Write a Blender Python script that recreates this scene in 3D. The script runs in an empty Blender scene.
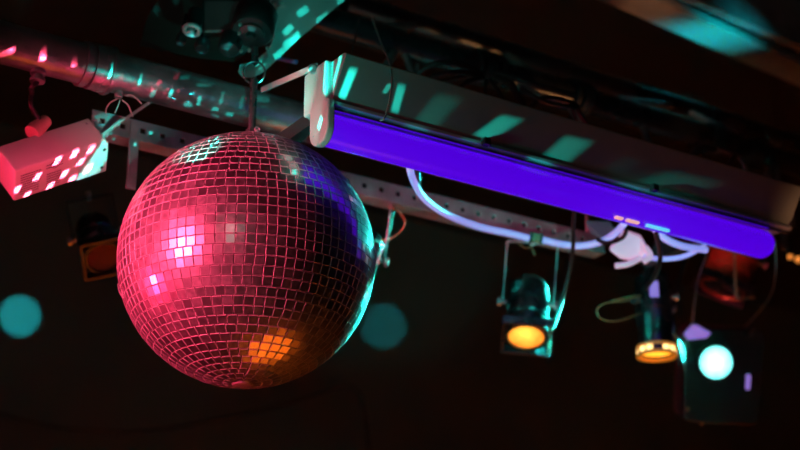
import bpy, bmesh, math, random
from mathutils import Vector, Matrix
random.seed(7)
SC = bpy.context.scene
COL = SC.collection
R_ = math.radians
# ------------------------------------------------------------------ camera frame
FPX = 1556.0
PITCH = R_(21.0)
YAW = R_(56.9)
FH = Vector((math.cos(YAW), math.sin(YAW), 0))
RT = Vector((math.sin(YAW), -math.cos(YAW), 0))
FW = FH*math.cos(PITCH) + Vector((0, 0, 1))*math.sin(PITCH)
UP = RT.cross(FW)
EYE = Vector((0, 0, 1.6))
def P(px, py, d):
    return EYE + (FW + RT*((px-400)/FPX) + UP*((225-py)/FPX))*d
def cv(x, y, z):            # camera-frame vector: right, up, forward
    return RT*x + UP*y + FW*z
def along(p, px):           # follow world +X from p until image column px
    q = p-EYE; k = (px-400)/FPX
    t = (k*q.dot(FW)-q.dot(RT))/(RT.x-k*FW.x)
    return p+Vector((t, 0, 0))
def proj(p):
    q = p-EYE; d = q.dot(FW)
    return (400+q.dot(RT)/d*FPX, 225-q.dot(UP)/d*FPX, d)
def at_z(px, py, z):
    r = FW + RT*((px-400)/FPX) + UP*((225-py)/FPX)
    return EYE + r*((z-1.6)/r.z)

# ------------------------------------------------------------------ materials
def new_mat(name):
    m = bpy.data.materials.new(name); m.use_nodes = True
    nt = m.node_tree; nt.nodes.clear()
    o = nt.nodes.new('ShaderNodeOutputMaterial')
    return m, nt, o
def pbr(name, col, rough=.5, metal=0, noise=.15, nscale=12, bump=.15, emis=None, estr=0, col2=None, bscale=None, coat=0):
    m, nt, o = new_mat(name)
    b = nt.nodes.new('ShaderNodeBsdfPrincipled'); nt.links.new(b.outputs[0], o.inputs[0])
    tc = nt.nodes.new('ShaderNodeTexCoord')
    n = nt.nodes.new('ShaderNodeTexNoise'); n.inputs['Scale'].default_value = nscale; n.inputs['Detail'].default_value = 5
    nt.links.new(tc.outputs['Object'], n.inputs['Vector'])
    r = nt.nodes.new('ShaderNodeValToRGB'); nt.links.new(n.outputs[0], r.inputs[0])
    c1 = [c*(1-noise) for c in col]; c2 = col2 or [min(1, c*(1+noise)) for c in col]
    r.color_ramp.elements[0].position = .35; r.color_ramp.elements[1].position = .68
    r.color_ramp.elements[0].color = (*c1, 1); r.color_ramp.elements[1].color = (*c2, 1)
    nt.links.new(r.outputs[0], b.inputs['Base Color'])
    mr = nt.nodes.new('ShaderNodeMapRange'); mr.inputs['To Min'].default_value = max(.02, rough-.1); mr.inputs['To Max'].default_value = min(1, rough+.12)
    nt.links.new(n.outputs[0], mr.inputs[0]); nt.links.new(mr.outputs[0], b.inputs['Roughness'])
    b.inputs['Metallic'].default_value = metal
    b.inputs['Coat Weight'].default_value = coat
    if bump:
        n2 = nt.nodes.new('ShaderNodeTexNoise'); n2.inputs['Scale'].default_value = bscale or nscale*6
        nt.links.new(tc.outputs['Object'], n2.inputs['Vector'])
        bp = nt.nodes.new('ShaderNodeBump'); bp.inputs['Strength'].default_value = bump; bp.inputs['Distance'].default_value = .002
        nt.links.new(n2.outputs[0], bp.inputs['Height']); nt.links.new(bp.outputs[0], b.inputs['Normal'])
    if emis:
        b.inputs['Emission Color'].default_value = (*emis, 1); b.inputs['Emission Strength'].default_value = estr
    return m
def glow(name, col, strength, col2=None, power=1.0, radial=None):
    """lit lamp glass; hot core of the bulb seen in the lens (object-space radial)"""
    m, nt, o = new_mat(name)
    e = nt.nodes.new('ShaderNodeEmission'); e.inputs[1].default_value = strength; e.inputs[0].default_value = (*col, 1)
    if col2:
        tc = nt.nodes.new('ShaderNodeTexCoord'); ln = nt.nodes.new('ShaderNodeVectorMath'); ln.operation = 'DISTANCE'
        nt.links.new(tc.outputs['Object'], ln.inputs[0]); ln.inputs[1].default_value = radial[0]
        rp = nt.nodes.new('ShaderNodeValToRGB'); mr = nt.nodes.new('ShaderNodeMapRange')
        mr.inputs['From Max'].default_value = radial[1]
        nz = nt.nodes.new('ShaderNodeTexNoise'); nz.inputs['Scale'].default_value = 60
        nt.links.new(tc.outputs['Object'], nz.inputs['Vector'])
        ad = nt.nodes.new('ShaderNodeMath'); ad.operation = 'MULTIPLY_ADD'; ad.inputs[1].default_value = radial[1]*.4
        nt.links.new(nz.outputs[0], ad.inputs[0]); nt.links.new(ln.outputs['Value'], ad.inputs[2])
        nt.links.new(ad.outputs[0], mr.inputs[0]); nt.links.new(mr.outputs[0], rp.inputs[0])
        rp.color_ramp.elements[0].position = .3; rp.color_ramp.elements[1].position = 1
        rp.color_ramp.elements[0].color = (*col2, 1); rp.color_ramp.elements[1].color = (*col, 1)
        nt.links.new(rp.outputs[0], e.inputs[0])
    nt.links.new(e.outputs[0], o.inputs[0])
    return m

M = {}
M['steel'] = pbr('galvanised_steel', (.42, .43, .45), .36, .85, .3, 9, .25)
M['chord'] = pbr('worn_truss_pipe', (.33, .34, .36), .34, .8, .45, 14, .35)
M['black_pipe'] = pbr('black_painted_pipe', (.035, .035, .04), .28, .5, .3, 14, .25)
M['plate'] = pbr('matte_grey_plate', (.40, .41, .41), .6, .15, .15, 8, .2)
M['zinc'] = pbr('zinc_rail', (.42, .43, .46), .45, .4, .25, 20, .3)
M['wire'] = pbr('bright_wire', (.6, .6, .6), .3, .8, .1, 20, 0)
M['black'] = pbr('black_enamel', (.012, .012, .013), .35, 0, .3, 14, .2)
M['rubber'] = pbr('black_rubber', (.010, .010, .011), .5, 0, .2, 30, .1)
M['darkmetal'] = pbr('dark_polished_metal', (.10, .10, .11), .26, .8, .3, 16, .2)
M['chrome'] = pbr('dull_chrome', (.55, .56, .6), .2, .95, .15, 18, .1)
M['white'] = pbr('white_enamel', (.29, .33, .32), .42, 0, .05, 10, .08)
M['reflector'] = pbr('satin_reflector', (.20, .23, .22), .5, .1, .12, 5, .1)
M['boxpaint'] = pbr('pale_plastic', (.62, .58, .58), .5, 0, .06, 10, .12)
M['ink'] = pbr('printed_ink', (.16, .15, .16), .6, 0, .1, 10, 0)
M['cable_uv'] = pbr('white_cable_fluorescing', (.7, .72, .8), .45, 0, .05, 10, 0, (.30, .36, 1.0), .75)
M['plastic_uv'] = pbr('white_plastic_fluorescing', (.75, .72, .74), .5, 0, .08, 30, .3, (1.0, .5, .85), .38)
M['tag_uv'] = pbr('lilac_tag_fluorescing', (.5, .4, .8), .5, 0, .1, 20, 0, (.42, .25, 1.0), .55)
M['orange_cable'] = pbr('tan_cable', (.55, .3, .14), .45, 0, .1, 20, 0)
M['orange_lit'] = pbr('orange_lit_metal', (.45, .10, .03), .35, .3, .3, 12, .2)  # orange light on the rear lamp painted into its body colour
M['redgel'] = pbr('red_gel', (.22, .004, .008), .5, 0, .2, 30, .3)
M['wall'] = pbr('dark_plaster', (.085, .108, .104), .85, 0, .18, 1.6, .25, bscale=60)
M['ceiling'] = pbr('dark_ceiling_paint', (.022, .02, .018), .85, 0, .2, 2.0, .25, bscale=60)
M['floor'] = pbr('dance_floor_boards', (.42, .33, .25), .45, 0, .2, 4, .2)
M['beam'] = pbr('grey_painted_steel', (.36, .36, .35), .5, .1, .2, 7, .35, bscale=30)
M['board'] = pbr('brown_board', (.13, .11, .10), .6, 0, .2, 9, .2)
M['pole_cap'] = pbr('grey_cap', (.35, .33, .33), .5, .3, .2, 40, .2)

# ------------------------------------------------------------------ mesh helpers
class MB:
    def __init__(s): s.v = []; s.f = []; s.sm = []
    def add(s, vs, fs, smooth=True):
        b = len(s.v); s.v += [Vector(v) for v in vs]
        for f in fs: s.f.append([i+b for i in f]); s.sm.append(smooth)
    def box(s, c, ax, ay, az, hx, hy, hz):
        c = Vector(c); vs = []
        for k in (-1, 1):
            for j in (-1, 1):
                for i in (-1, 1): vs.append(c+ax*(hx*i)+ay*(hy*j)+az*(hz*k))
        s.add(vs, [(0, 2, 3, 1), (4, 5, 7, 6), (0, 1, 5, 4), (2, 6, 7, 3), (0, 4, 6, 2), (1, 3, 7, 5)], False)
    def prism(s, pts, thick):            # pts planar polygon (world), extruded by vector
        n = len(pts); vs = [Vector(p) for p in pts]+[Vector(p)+thick for p in pts]
        s.add(vs, [tuple(range(n))[::-1], tuple(range(n, 2*n))]+[(i, (i+1) % n, n+(i+1) % n, n+i) for i in range(n)], False)
    def lathe(s, base, axis, prof, n=32, closed=False):
        axis = Vector(axis).normalized(); a = axis.orthogonal().normalized(); b = axis.cross(a)
        vs = []; fs = []
        for (r, h) in prof:
            for i in range(n):
                t = 2*math.pi*i/n
                vs.append(Vector(base)+axis*h+(a*math.cos(t)+b*math.sin(t))*max(r, 1e-5))
        for k in range(len(prof)-1):
            for i in range(n): fs.append((k*n+i, k*n+(i+1) % n, (k+1)*n+(i+1) % n, (k+1)*n+i))
        s.add(vs, fs)
    def cyl(s, p0, p1, r, n=24, r1=None):
        p0 = Vector(p0); p1 = Vector(p1); L = (p1-p0).length; r1 = r if r1 is None else r1
        e = min(r, r1)*.08
        s.lathe(p0, p1-p0, [(0, 0), (r-e, 0), (r, e), (r1, L-e), (r1-e, L), (0, L)], n)
    def tube(s, pts, r, n=10, smooth=True, sub=6, flat=None):
        pts = [Vector(p) for p in pts]
        if smooth and len(pts) > 2:
            q = []; pp = [pts[0]*2-pts[1]]+pts+[pts[-1]*2-pts[-2]]
            for i in range(1, len(pp)-2):
                for k in range(sub):
                    t = k/sub; a, b, c, d = pp[i-1:i+3]
                    q.append(.5*((2*b)+(c-a)*t+(2*a-5*b+4*c-d)*t*t+(3*b-a-3*c+d)*t**3))
            q.append(pts[-1]); pts = q
        vs = []; fs = []; prev = None; m = len(pts)
        for i, p in enumerate(pts):
            t = (pts[min(i+1, m-1)]-pts[max(i-1, 0)]).normalized()
            a = (prev-t*prev.dot(t)) if prev else t.orthogonal()
            a.normalize(); prev = a; b = t.cross(a)
            for k in range(n):
                w = 2*math.pi*k/n
                vs.append(p+(a*math.cos(w)+b*math.sin(w))*r)
        for i in range(m-1):
            for k in range(n): fs.append((i*n+k, i*n+(k+1) % n, (i+1)*n+(k+1) % n, (i+1)*n+k))
        fs.append(tuple(range(n))[::-1]); fs.append(tuple(range((m-1)*n, m*n)))
        s.add(vs, fs)
    def torus(s, c, axis, R, r, n=40, m=10):
        axis = Vector(axis).normalized(); a = axis.orthogonal().normalized(); b = axis.cross(a)
        vs = []; fs = []
        for i in range(n):
            t = 2*math.pi*i/n; d = a*math.cos(t)+b*math.sin(t)
            for k in range(m):
                w = 2*math.pi*k/m; vs.append(Vector(c)+d*(R+r*math.cos(w))+axis*(r*math.sin(w)))
        for i in range(n):
            for k in range(m): fs.append((i*m+k, ((i+1) % n)*m+k, ((i+1) % n)*m+(k+1) % m, i*m+(k+1) % m))
        s.add(vs, fs)
    def build(s, name, mat, parent=None, bevel=0, origin=None, mats=None):
        if origin is None:
            if parent is not None: origin = Vector(parent['_o'])
            else:
                origin = sum(s.v, Vector())/len(s.v)
        origin = Vector(origin)
        me = bpy.data.meshes.new(name)
        me.from_pydata([v-origin for v in s.v], [], s.f)
        me.polygons.foreach_set('use_smooth', s.sm); me.update()
        bm = bmesh.new(); bm.from_mesh(me); bmesh.ops.remove_doubles(bm, verts=bm.verts, dist=1e-6)
        bmesh.ops.recalc_face_normals(bm, faces=bm.faces)
        for e in bm.edges:
            if len(e.link_faces) == 2 and e.calc_face_angle(0) > R_(38): e.smooth = False
        bm.to_mesh(me); bm.free()
        me.materials.append(mat)
        o = bpy.data.objects.new(name, me); COL.objects.link(o)
        if parent is not None:
            o.parent = parent; o.location = origin-Vector(parent['_w']); o['_w'] = list(origin); o['_o'] = list(origin)
        else:
            o.location = origin; o['_o'] = list(origin); o['_w'] = list(origin)
        if bevel:
            b = o.modifiers.new('bevel', 'BEVEL'); b.width = bevel; b.segments = 2; b.limit_method = 'ANGLE'; b.harden_normals = False
        return o
def thing(name, loc, label, cat, group=None):
    o = bpy.data.objects.new(name, None); COL.objects.link(o); o.location = loc
    o.empty_display_size = .05; o['_o'] = list(loc); o['_w'] = list(loc)
    o['label'] = label; o['category'] = cat
    if group: o['group'] = group
    return o
def tag(o, label, cat, group=None):
    o['label'] = label; o['category'] = cat
    if group: o['group'] = group
    return o
XA, YA, ZA = Vector((1, 0, 0)), Vector((0, 1, 0)), Vector((0, 0, 1))

# ------------------------------------------------------------------ the room
CEIL = 3.55
def struct(name, c, h, mat):
    m = MB(); m.box(c, XA, YA, ZA, *h); o = m.build(name, mat); o['kind'] = 'structure'; return o
struct('wall_back', (1.5, 4.3, CEIL/2), (5.5, .1, CEIL/2), M['wall'])
struct('wall_right', (7.1, .8, CEIL/2), (.1, 3.6, CEIL/2), M['wall'])
struct('wall_left', (-4.1, .8, CEIL/2), (.1, 3.6, CEIL/2), M['wall'])
struct('wall_front', (1.5, -2.9, CEIL/2), (5.5, .1, CEIL/2), M['wall'])
struct('ceiling', (1.6, .8, CEIL+.1), (5.6, 3.6, .1), M['ceiling'])
struct('floor', (1.6, .8, -.1), (5.6, 3.6, .1), M['floor'])

# ------------------------------------------------------------------ mirror ball
BC = P(247, 260, 2.42); BR = .2
ball = thing('mirror_ball', BC, 'large disco ball covered in small square mirrors, hanging from a short rod', 'disco ball')
def tiles():
    m = MB(); vs = []; fs = []; side = []; cols = []
    rows = 42; h = math.pi*BR/rows; hb = None; off = 0; nprev = 0
    T = .0016
    for k in range(1, rows-1):
        ph = -math.pi/2+(k+.5)*math.pi/rows
        n = 2*math.pi*BR*math.cos(ph)/h
        q = 6 if abs(ph) > .6 else 4
        n = max(5, int(round(n/q)*q))
        if n != nprev: off = random.random(); nprev = n
        for i in range(n):
            if k > 3 and random.random() < .0008: continue
            th = 2*math.pi*(i+off)/n
            nr = Vector((math.cos(ph)*math.cos(th), math.cos(ph)*math.sin(th), math.sin(ph)))
            e = Vector((-math.sin(th), math.cos(th), 0)); u = nr.cross(e)
            w2 = math.pi*BR*math.cos(ph)/n; h2 = h/2
            g = .00055
            big = random.random() < .04
            j = .028 if big else .011
            nn = (nr+e*random.gauss(0, j)+u*random.gauss(0, j)).normalized()
            ee = (e-nn*e.dot(nn)).normalized(); uu = nn.cross(ee)
            c = nr*(BR-.0004)+e*random.gauss(0, .00012)+u*random.gauss(0, .00012)
            rot = random.gauss(0, .012)
            e2 = ee*math.cos(rot)+uu*math.sin(rot); u2 = uu*math.cos(rot)-ee*math.sin(rot)
            b = len(vs)
            for (lv, sh) in ((0, 0), (T*.7, 0), (T, .0006)):
                for (sx, sy) in ((-1, -1), (1, -1), (1, 1), (-1, 1)):
                    vs.append(c-nr*T+nn*lv+e2*(sx*(w2-g-sh))+u2*(sy*(h2-g-sh)))
            fs.append((b+8, b+9, b+10, b+11)); side.append(0)
            for L in (0, 4):
                for a in range(4):
                    fs.append((b+L+a, b+L+(a+1) % 4, b+L+4+(a+1) % 4, b+L+4+a)); side.append(1)
            c0 = random.random()
            cols.append((c0, len(fs)))
    me = bpy.data.meshes.new('mirror_tiles'); me.from_pydata(vs, [], fs); me.update()
    me.polygons.foreach_set('material_index', side)
    at = me.attributes.new('tile_rand', 'FLOAT', 'FACE')
    vals = []; 
    for c0, upto in cols: vals += [c0]*(upto-len(vals))
    at.data.foreach_set('value', vals)
    return me
mt, nt, out = new_mat('mirror_tile')
N = nt.nodes.new; Lk = nt.links.new
att = N('ShaderNodeAttribute'); att.attribute_name = 'tile_rand'
g1 = N('ShaderNodeBsdfGlossy'); g1.inputs['Roughness'].default_value = .10; g1.inputs['Color'].default_value = (.74, .74, .76, 1)
g2 = N('ShaderNodeBsdfGlossy'); g2.distribution = 'BECKMANN'; g2.inputs['Roughness'].default_value = .68; g2.inputs['Color'].default_value = (.8, .8, .8, 1)
df = N('ShaderNodeBsdfDiffuse')
tc = N('ShaderNodeTexCoord'); nz = N('ShaderNodeTexNoise'); nz.inputs['Scale'].default_value = 120; nz.inputs['Detail'].default_value = 4
Lk(tc.outputs['Object'], nz.inputs['Vector'])
rm = N('ShaderNodeMapRange'); rm.inputs['From Min'].default_value = .3; rm.inputs['From Max'].default_value = .75; rm.inputs['To Min'].default_value = .05; rm.inputs['To Max'].default_value = .75
Lk(nz.outputs[0], rm.inputs[0])
mul = N('ShaderNodeMath'); mul.operation = 'MULTIPLY'
r2 = N('ShaderNodeMapRange'); r2.inputs['To Min'].default_value = .25; r2.inputs['To Max'].default_value = 1.25
Lk(att.outputs['Fac'], r2.inputs[0]); Lk(rm.outputs[0], mul.inputs[0]); Lk(r2.outputs[0], mul.inputs[1])
cb = N('ShaderNodeCombineColor'); 
for i in range(3): Lk(mul.outputs[0], cb.inputs[i])
Lk(cb.outputs[0], df.inputs[0])
mx = N('ShaderNodeMixShader'); mx.inputs[0].default_value = .36; Lk(g1.outputs[0], mx.inputs[1]); Lk(g2.outputs[0], mx.inputs[2])
g3 = N('ShaderNodeBsdfGlossy'); g3.inputs['Roughness'].default_value = .33; g3.inputs['Color'].default_value = (.75, .75, .75, 1)
mx3 = N('ShaderNodeMixShader'); mx3.inputs[0].default_value = .38; Lk(mx.outputs[0], mx3.inputs[1]); Lk(g3.outputs[0], mx3.inputs[2]); mx = mx3
Lk(cb.outputs[0], g2.inputs['Color'])
mx2 = N('ShaderNodeMixShader'); mx2.inputs[0].default_value = .035; Lk(mx.outputs[0], mx2.inputs[1]); Lk(df.outputs[0], mx2.inputs[2])
Lk(mx2.outputs[0], out.inputs[0])
M['tile_edge'] = pbr('cut_glass_edge', (.5, .5, .5), .4, 0, .1, 50, 0)
me = tiles(); me.materials.append(mt); me.materials.append(M['tile_edge'])
tl = bpy.data.objects.new('mirror_tiles', me); COL.objects.link(tl); tl.parent = ball
ballaz = R_(12); tl.rotation_euler = (0, 0, ballaz)
m = MB(); prof = []
for i in range(33):
    a = -math.pi/2+math.pi*i/32; prof.append(((BR-.0022)*math.cos(a), (BR-.0022)*math.sin(a)))
m.lathe(BC, ZA, prof, 64)
m.build('ball_core', pbr('pale_grout', (.16, .15, .15), .7, 0, .2, 60, 0), ball)
m = MB(); m.lathe(BC, ZA, [(0, -BR-.0015), (.014, -BR-.001), (.0165, -BR+.002), (.0165, -BR+.006)], 24); m.build('bottom_cap', M['pole_cap'], ball)
m = MB(); m.lathe(BC, ZA, [(.030, BR-.008), (.030, BR+.003), (.024, BR+.006), (.010, BR+.008), (.009, BR+.016), (.0, BR+.016)], 28)
tcp = m.build('top_cap', M['darkmetal'], ball)
for k in range(3):
    a = k*2.1+.4; q = BC+Vector((.024*math.cos(a), .024*math.sin(a), BR+.004))
    m = MB(); m.cyl(q, q+ZA*.008, .003, 10); m.torus(q+ZA*.009, Vector((math.cos(a), math.sin(a), 0)), .004, .0012, 14, 6); m.build('screw_eye', M['wire'], tcp)
RODTOP = BC+ZA*(BR+.114)
m = MB(); m.cyl(BC+ZA*(BR+.008), RODTOP, .0062, 16); m.cyl(BC+ZA*(BR+.010), BC+ZA*(BR+.022), .010, 6)
m.build('hanging_rod', M['darkmetal'], ball)
# ring through the rod head
RC = RODTOP+ZA*.0105
m = MB(); m.torus(RC, cv(.15, -.1, 1), .0182, .0016, 40, 8)
tag(m.build('split_ring', M['darkmetal']), 'thin dark metal ring linking the mirror ball rod to its motor', 'ring')

# ------------------------------------------------------------------ ball motor
mot = thing('ball_motor', P(243, 30, 2.42), 'black electric motor turning the mirror ball, above the metal ring', 'motor')
MD = cv(-.1, -.72, -.68).normalized()     # faces down towards the viewer
mc = P(252, 32, 2.575)
m = MB(); m.lathe(mc-MD*.05, MD, [(0, 0), (.034, 0), (.036, .004), (.036, .046), (.032, .052), (0, .053)], 40); m.build('motor_housing', M['black'], mot)
m = MB(); m.lathe(mc+MD*.002, MD, [(.0, 0), (.022, 0), (.022, .006), (.009, .008), (.008, .016), (0, .016)], 32); m.build('drive_disc', M['black'], mot)
gc = P(229, 50, 2.57)
m = MB(); m.lathe(gc-MD*.03, MD, [(0, 0), (.019, 0), (.019, .026), (.016, .031), (0, .032)], 28); m.build('gear_case', M['black'], mot)
m = MB(); m.box(P(226, 18, 2.63), RT, UP, FW, .038, .030, .03); m.build('motor_box', M['black'], mot, .006)
m = MB(); m.cyl(RC+ZA*.016, RC+ZA*.046-RT*0, .0055, 14); m.tube([RC+ZA*.012, RC+ZA*.020+RT*.006, RC+ZA*.028], .002, 8); m.build('drive_shaft', M['darkmetal'], mot)
for (x, y) in ((241, 52), (249, 51), (239, 34), (267, 49), (240, 25)):
    q = P(x, y, 2.525); m = MB(); m.lathe(q-MD*.004, MD, [(0, 0), (.0028, 0), (.0028, .004), (.0015, .006), (0, .006)], 10); m.build('screw', M['wire'], mot)
# upper eyelets / knobs of the motor bracket
eye = thing('cable_eyelet', P(192, 30, 2.48), 'grey round cable eyelet on the mounting board left of the motor', 'eyelet')
ax = cv(-.1, -.80, -.6).normalized()
m = MB(); m.torus(P(192, 30, 2.58), ax, .0125, .0042, 36, 10); m.build('rim', M['zinc'], eye)
m = MB(); m.lathe(P(192, 30, 2.58)-ax*.012, ax, [(.013, -.03), (.0125, .0), (.0125, .012)], 28); m.build('sleeve', M['black'], eye)
m = MB(); m.lathe(P(191, 32, 2.583)-ax*.008, ax, [(0, .0), (.006, 0), (.006, .010), (.004, .012), (0, .012)], 16); m.build('cord_stub', M['zinc'], eye)
for (x, y, rr, lab) in ((201, 51, .013, 'dark round knob below the motor, under the grey eyelet'), (180, 45, .009, 'small dark round knob lower left of the grey eyelet')):
    m = MB(); q = P(x, y, 2.62); m.lathe(q-ax*.02, ax, [(0, -.05), (rr*.6, -.05), (rr*.6, 0), (rr, 0), (rr, .012), (rr*.8, .017), (0, .018)], 24)
    tag(m.build('clamp_knob', M['darkmetal']), lab, 'knob')

# ------------------------------------------------------------------ mounting plates above the ball
def poly_plate(name, pix, dfun, thick, mat, parent=None):
    m = MB(); m.prism([P(x, y, dfun(x, y)) for x, y in pix], thick); return m.build(name, mat, parent, .0008)
dpl = lambda x, y: 1/(1/2.65+(y-60)*.00010)      # plane tilted, receding to the top
gus = thing('support_bracket', P(300, 10, 2.55), 'pale flat metal bracket slanting down behind the motor with a cut-out curve', 'bracket')
pix = [(362, -18), (345, 0), (300, 38), (264, 72), (254, 77), (243, 78), (238, 72), (240, 65), (249, 63), (258, 59), (266, 52), (271, 45), (274, 36), (274, 26), (272, 12), (273, 0), (276, -18)]
poly_plate('bracket_plate', pix, dpl, cv(0, .002, .004), M['plate'], gus)
for (x, y) in ((282, 3), (274, 2)):
    q = P(x, y, dpl(x, y)-.004); m = MB(); m.torus(q, cv(0, -.4, -1), .006, .0018, 20, 8); m.build('bolt', M['wire'], gus)
tp = P(318, -18, dpl(318, -18)); m = MB(); m.box(Vector((tp.x, tp.y, (tp.z+CEIL)/2)), XA, YA, ZA, .03, .008, (CEIL-tp.z)/2); m.build('hanger', M['plate'], gus)
dbo = lambda x, y: 1/(1/2.78+(y-40)*.00035)
mbd = thing('mounting_board', P(190, 10, 2.6), 'dark flat board above the pipe that the ball motor is fixed to', 'board')
poly_plate('board_panel', [(175, -22), (286, -22), (280, 10), (262, 40), (235, 62), (196, 58), (140, 46), (146, 22), (160, 0)], dbo, cv(0, .008, .010), M['board'], mbd)
tp = P(240, -20, dbo(240, -20)+.01); m = MB(); m.box(Vector((tp.x, tp.y, (tp.z+CEIL)/2)), XA, YA, ZA, .04, .01, (CEIL-tp.z)/2); m.build('hanger', M['board'], mbd)

# ------------------------------------------------------------------ truss
trs = thing('lighting_truss', P(400, 100, 2.7), 'long steel pipe truss carrying every lamp, running from left edge to the right', 'truss')
LP = P(250, 108, 2.63); LR = .033
l0, l1 = along(LP, -90), along(LP, 764)
m = MB(); m.cyl(l0, l1, LR, 48); ch = m.build('lower_chord', M['chord'], trs)
for px, w, dr in ((84, .006, .004), (97, .012, .0045), (106, .012, .0055), (108, .003, .0075)):
    c = along(LP, px); m = MB(); m.lathe(c-XA*w, XA, [(LR-.002, 0), (LR+dr, .0), (LR+dr, w*1.7), (LR-.002, w*1.7)], 48); m.build('coupling_ring', M['chord'], ch)
UPP = P(500, 74, 3.05); u0, u1 = along(UPP, 290), along(UPP, 900)
m = MB(); m.cyl(u0, u1, .0265, 40); m.build('upper_chord', M['black_pipe'], trs)
RP = P(620, 88, 3.4); r0, r1 = along(RP, 345), along(RP, 900)
m = MB(); m.cyl(r0, r1, .022, 32); m.build('rear_chord', M['black_pipe'], trs)
def brace(p, q, r=.008):
    m = MB(); m.cyl(p, q, r, 16); m.build('brace', M['chord'], trs)
brace(along(UPP, 640), along(LP, 672)); brace(along(UPP, 775), along(LP, 742)); brace(along(UPP, 565), along(LP, 620)); brace(along(UPP, 400), along(LP, 450))
brace(along(UPP, 400), along(LP, 345)); brace(along(UPP, 775), along(LP, 785))
brace(along(UPP, 350), along(RP, 420)); brace(along(UPP, 560), along(RP, 500)); brace(along(UPP, 560), along(RP, 680)); brace(along(UPP, 780), along(RP, 680))
for px in (360, 860):
    q = along(RP, px); m = MB(); m.cyl(q, Vector((q.x, q.y, CEIL)), .010, 16); m.build('hanger_rod', M['steel'], trs)
    
# clamps under the left pipe
cl = thing('cable_clamp', P(40, 72, 2.4), 'small red-lit pipe clamp under the pipe at far left with a black cord', 'clamp')
c = along(LP, 40); b0 = c-ZA*(LR-.002)
m = MB(); m.lathe(b0, -ZA, [(0, 0), (.011, 0), (.0125, .004), (.0125, .007), (.008, .009), (.008, .013), (.012, .015), (.012, .020), (0, .021)], 24); m.build('clamp_body', M['steel'], cl)
m = MB(); q = b0-ZA*.02; m.tube([q, q-ZA*.01-RT*.008, P(32, 92, 2.5), P(31, 105, 2.5), P(40, 121, 2.52)], .004, 10); m.build('cord', M['rubber'], cl)
cl = thing('wire_hook', P(120, 100, 2.4), 'thin silver wire hooks under the pipe left of the mirror ball', 'hook')
c = along(LP, 120); b0 = c-ZA*(LR-.002)
m = MB(); m.cyl(b0, b0-ZA*.012, .0065, 14); m.build('hook_stud', M['steel'], cl)
d0 = proj(b0)[2]
for pts in ([(117, 99), (110, 103), (106, 110), (107, 117)], [(120, 100), (118, 106), (115, 113)], [(122, 100), (128, 105), (131, 112), (133, 117)], [(126, 96), (131, 95), (136, 98), (142, 104)]):
    m = MB(); m.tube([P(x, y, d0) for x, y in pts], .0011, 6); m.build('wire', M['wire'], cl)

# ------------------------------------------------------------------ perforated rail
RA = P(346, 181, 2.86); ra, rb = along(RA, 92), along(RA, 604)
rail = thing('slotted_rail', (ra+rb)/2, 'perforated steel angle rail with square holes running behind the mirror ball', 'rail')
HH = .0175
def perforated():
    m = MB(); L = (rb-ra).length; n = int(L/.036); s = L/n; hh = .0048
    ty = Vector((0, 0, 1)); nrm = YA*.0025
    for k in range(n):
        c = ra+XA*(s*(k+.5))
        o = [c+XA*(sx*s/2)+ty*(sy*HH) for sx, sy in ((-1, -1), (1, -1), (1, 1), (-1, 1))]
        i = [c+XA*(sx*hh)+ty*(sy*hh) for sx, sy in ((-1, -1), (1, -1), (1, 1), (-1, 1))]
        vs = o+i+[v+nrm for v in o+i]
        fs = []
        for a in range(4):
            b = (a+1) % 4
            fs += [(a, b, 4+b, 4+a), (8+a, 12+a, 12+b, 8+b), (4+a, 4+b, 12+b, 12+a)]
        fs += [(0, 8, 9, 1), (3, 2, 10, 11)]
        if k == 0: fs.append((0, 3, 11, 8))
        if k == n-1: fs.append((1, 9, 10, 2))
        m.add(vs, fs, False)
    return m
perforated().build('web', M['zinc'], rail)
m = MB(); m.box((ra+rb)/2-ZA*(HH+.0012)+YA*.016, XA, YA, ZA, (rb-ra).length/2, .018, .0012); m.box((ra+rb)/2-ZA*(HH)-YA*.0015, XA, YA, ZA, (rb-ra).length/2, .0012, .003); m.build('bottom_flange', M['zinc'], rail)
q = along(RA, 134)-YA*.003
m = MB(); m.box(q-ZA*.05, XA, YA, ZA, .0085, .002, .062); m.build('hanging_strap', M['zinc'], rail)
for px in (420, 590):
    q = along(RA, px)+YA*.006; up = along(RP, px); m = MB(); m.cyl(q-ZA*.01, Vector((q.x, q.y, along(UPP, px).z+.02)), .004, 10); m.build('hanger_rod', M['steel'], rail)
st = P(100, 136, 2.60); en = P(152, 101, 2.60)
m = MB(); m.tube([P(97, 139, 2.60), en], .0022, 6, False); m.box((st+en)/2, (en-st).normalized(), cv(0, 1, .2).normalized(), FW, (en-st).length/2, .0022, .006)
tag(m.build('support_strap', M['zinc']), 'thin flat metal strap rising from the driver box to the pipe', 'strap')

# strap near fixture
a, b = P(262, 90, 2.60), P(317, 66, 2.36)
sb = thing('brace_bar', (a+b)/2, 'short pale diagonal bar joining the pipe to the ultraviolet lamp housing', 'bar')
dd = (b-a).normalized(); upv = (UP-dd*UP.dot(dd)).normalized()
m = MB(); m.box((a+b)/2, dd, upv, dd.cross(upv), (b-a).length/2, .0047, .0022); m.build('flat_bar', M['plate'], sb, .001)
m = MB(); m.lathe(P(313, 69, 2.362), cv(0, 0, -1), [(.0, 0), (.008, 0), (.008, .003), (.006, .005), (0, .005)], 20); m.build('end_washer', M['steel'], sb)
a, b = P(272, 57, 2.74), P(297, 62, 2.72); m = MB(); m.tube([a, b], .004, 10, False)
tag(m.build('short_rod', pbr('blue_lit_rod', (.2, .3, .7), .35, .3)), 'short blue-lit rod between the slanted bracket and the lamp housing', 'rod')  # blue light on the bar painted as its base colour

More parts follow.
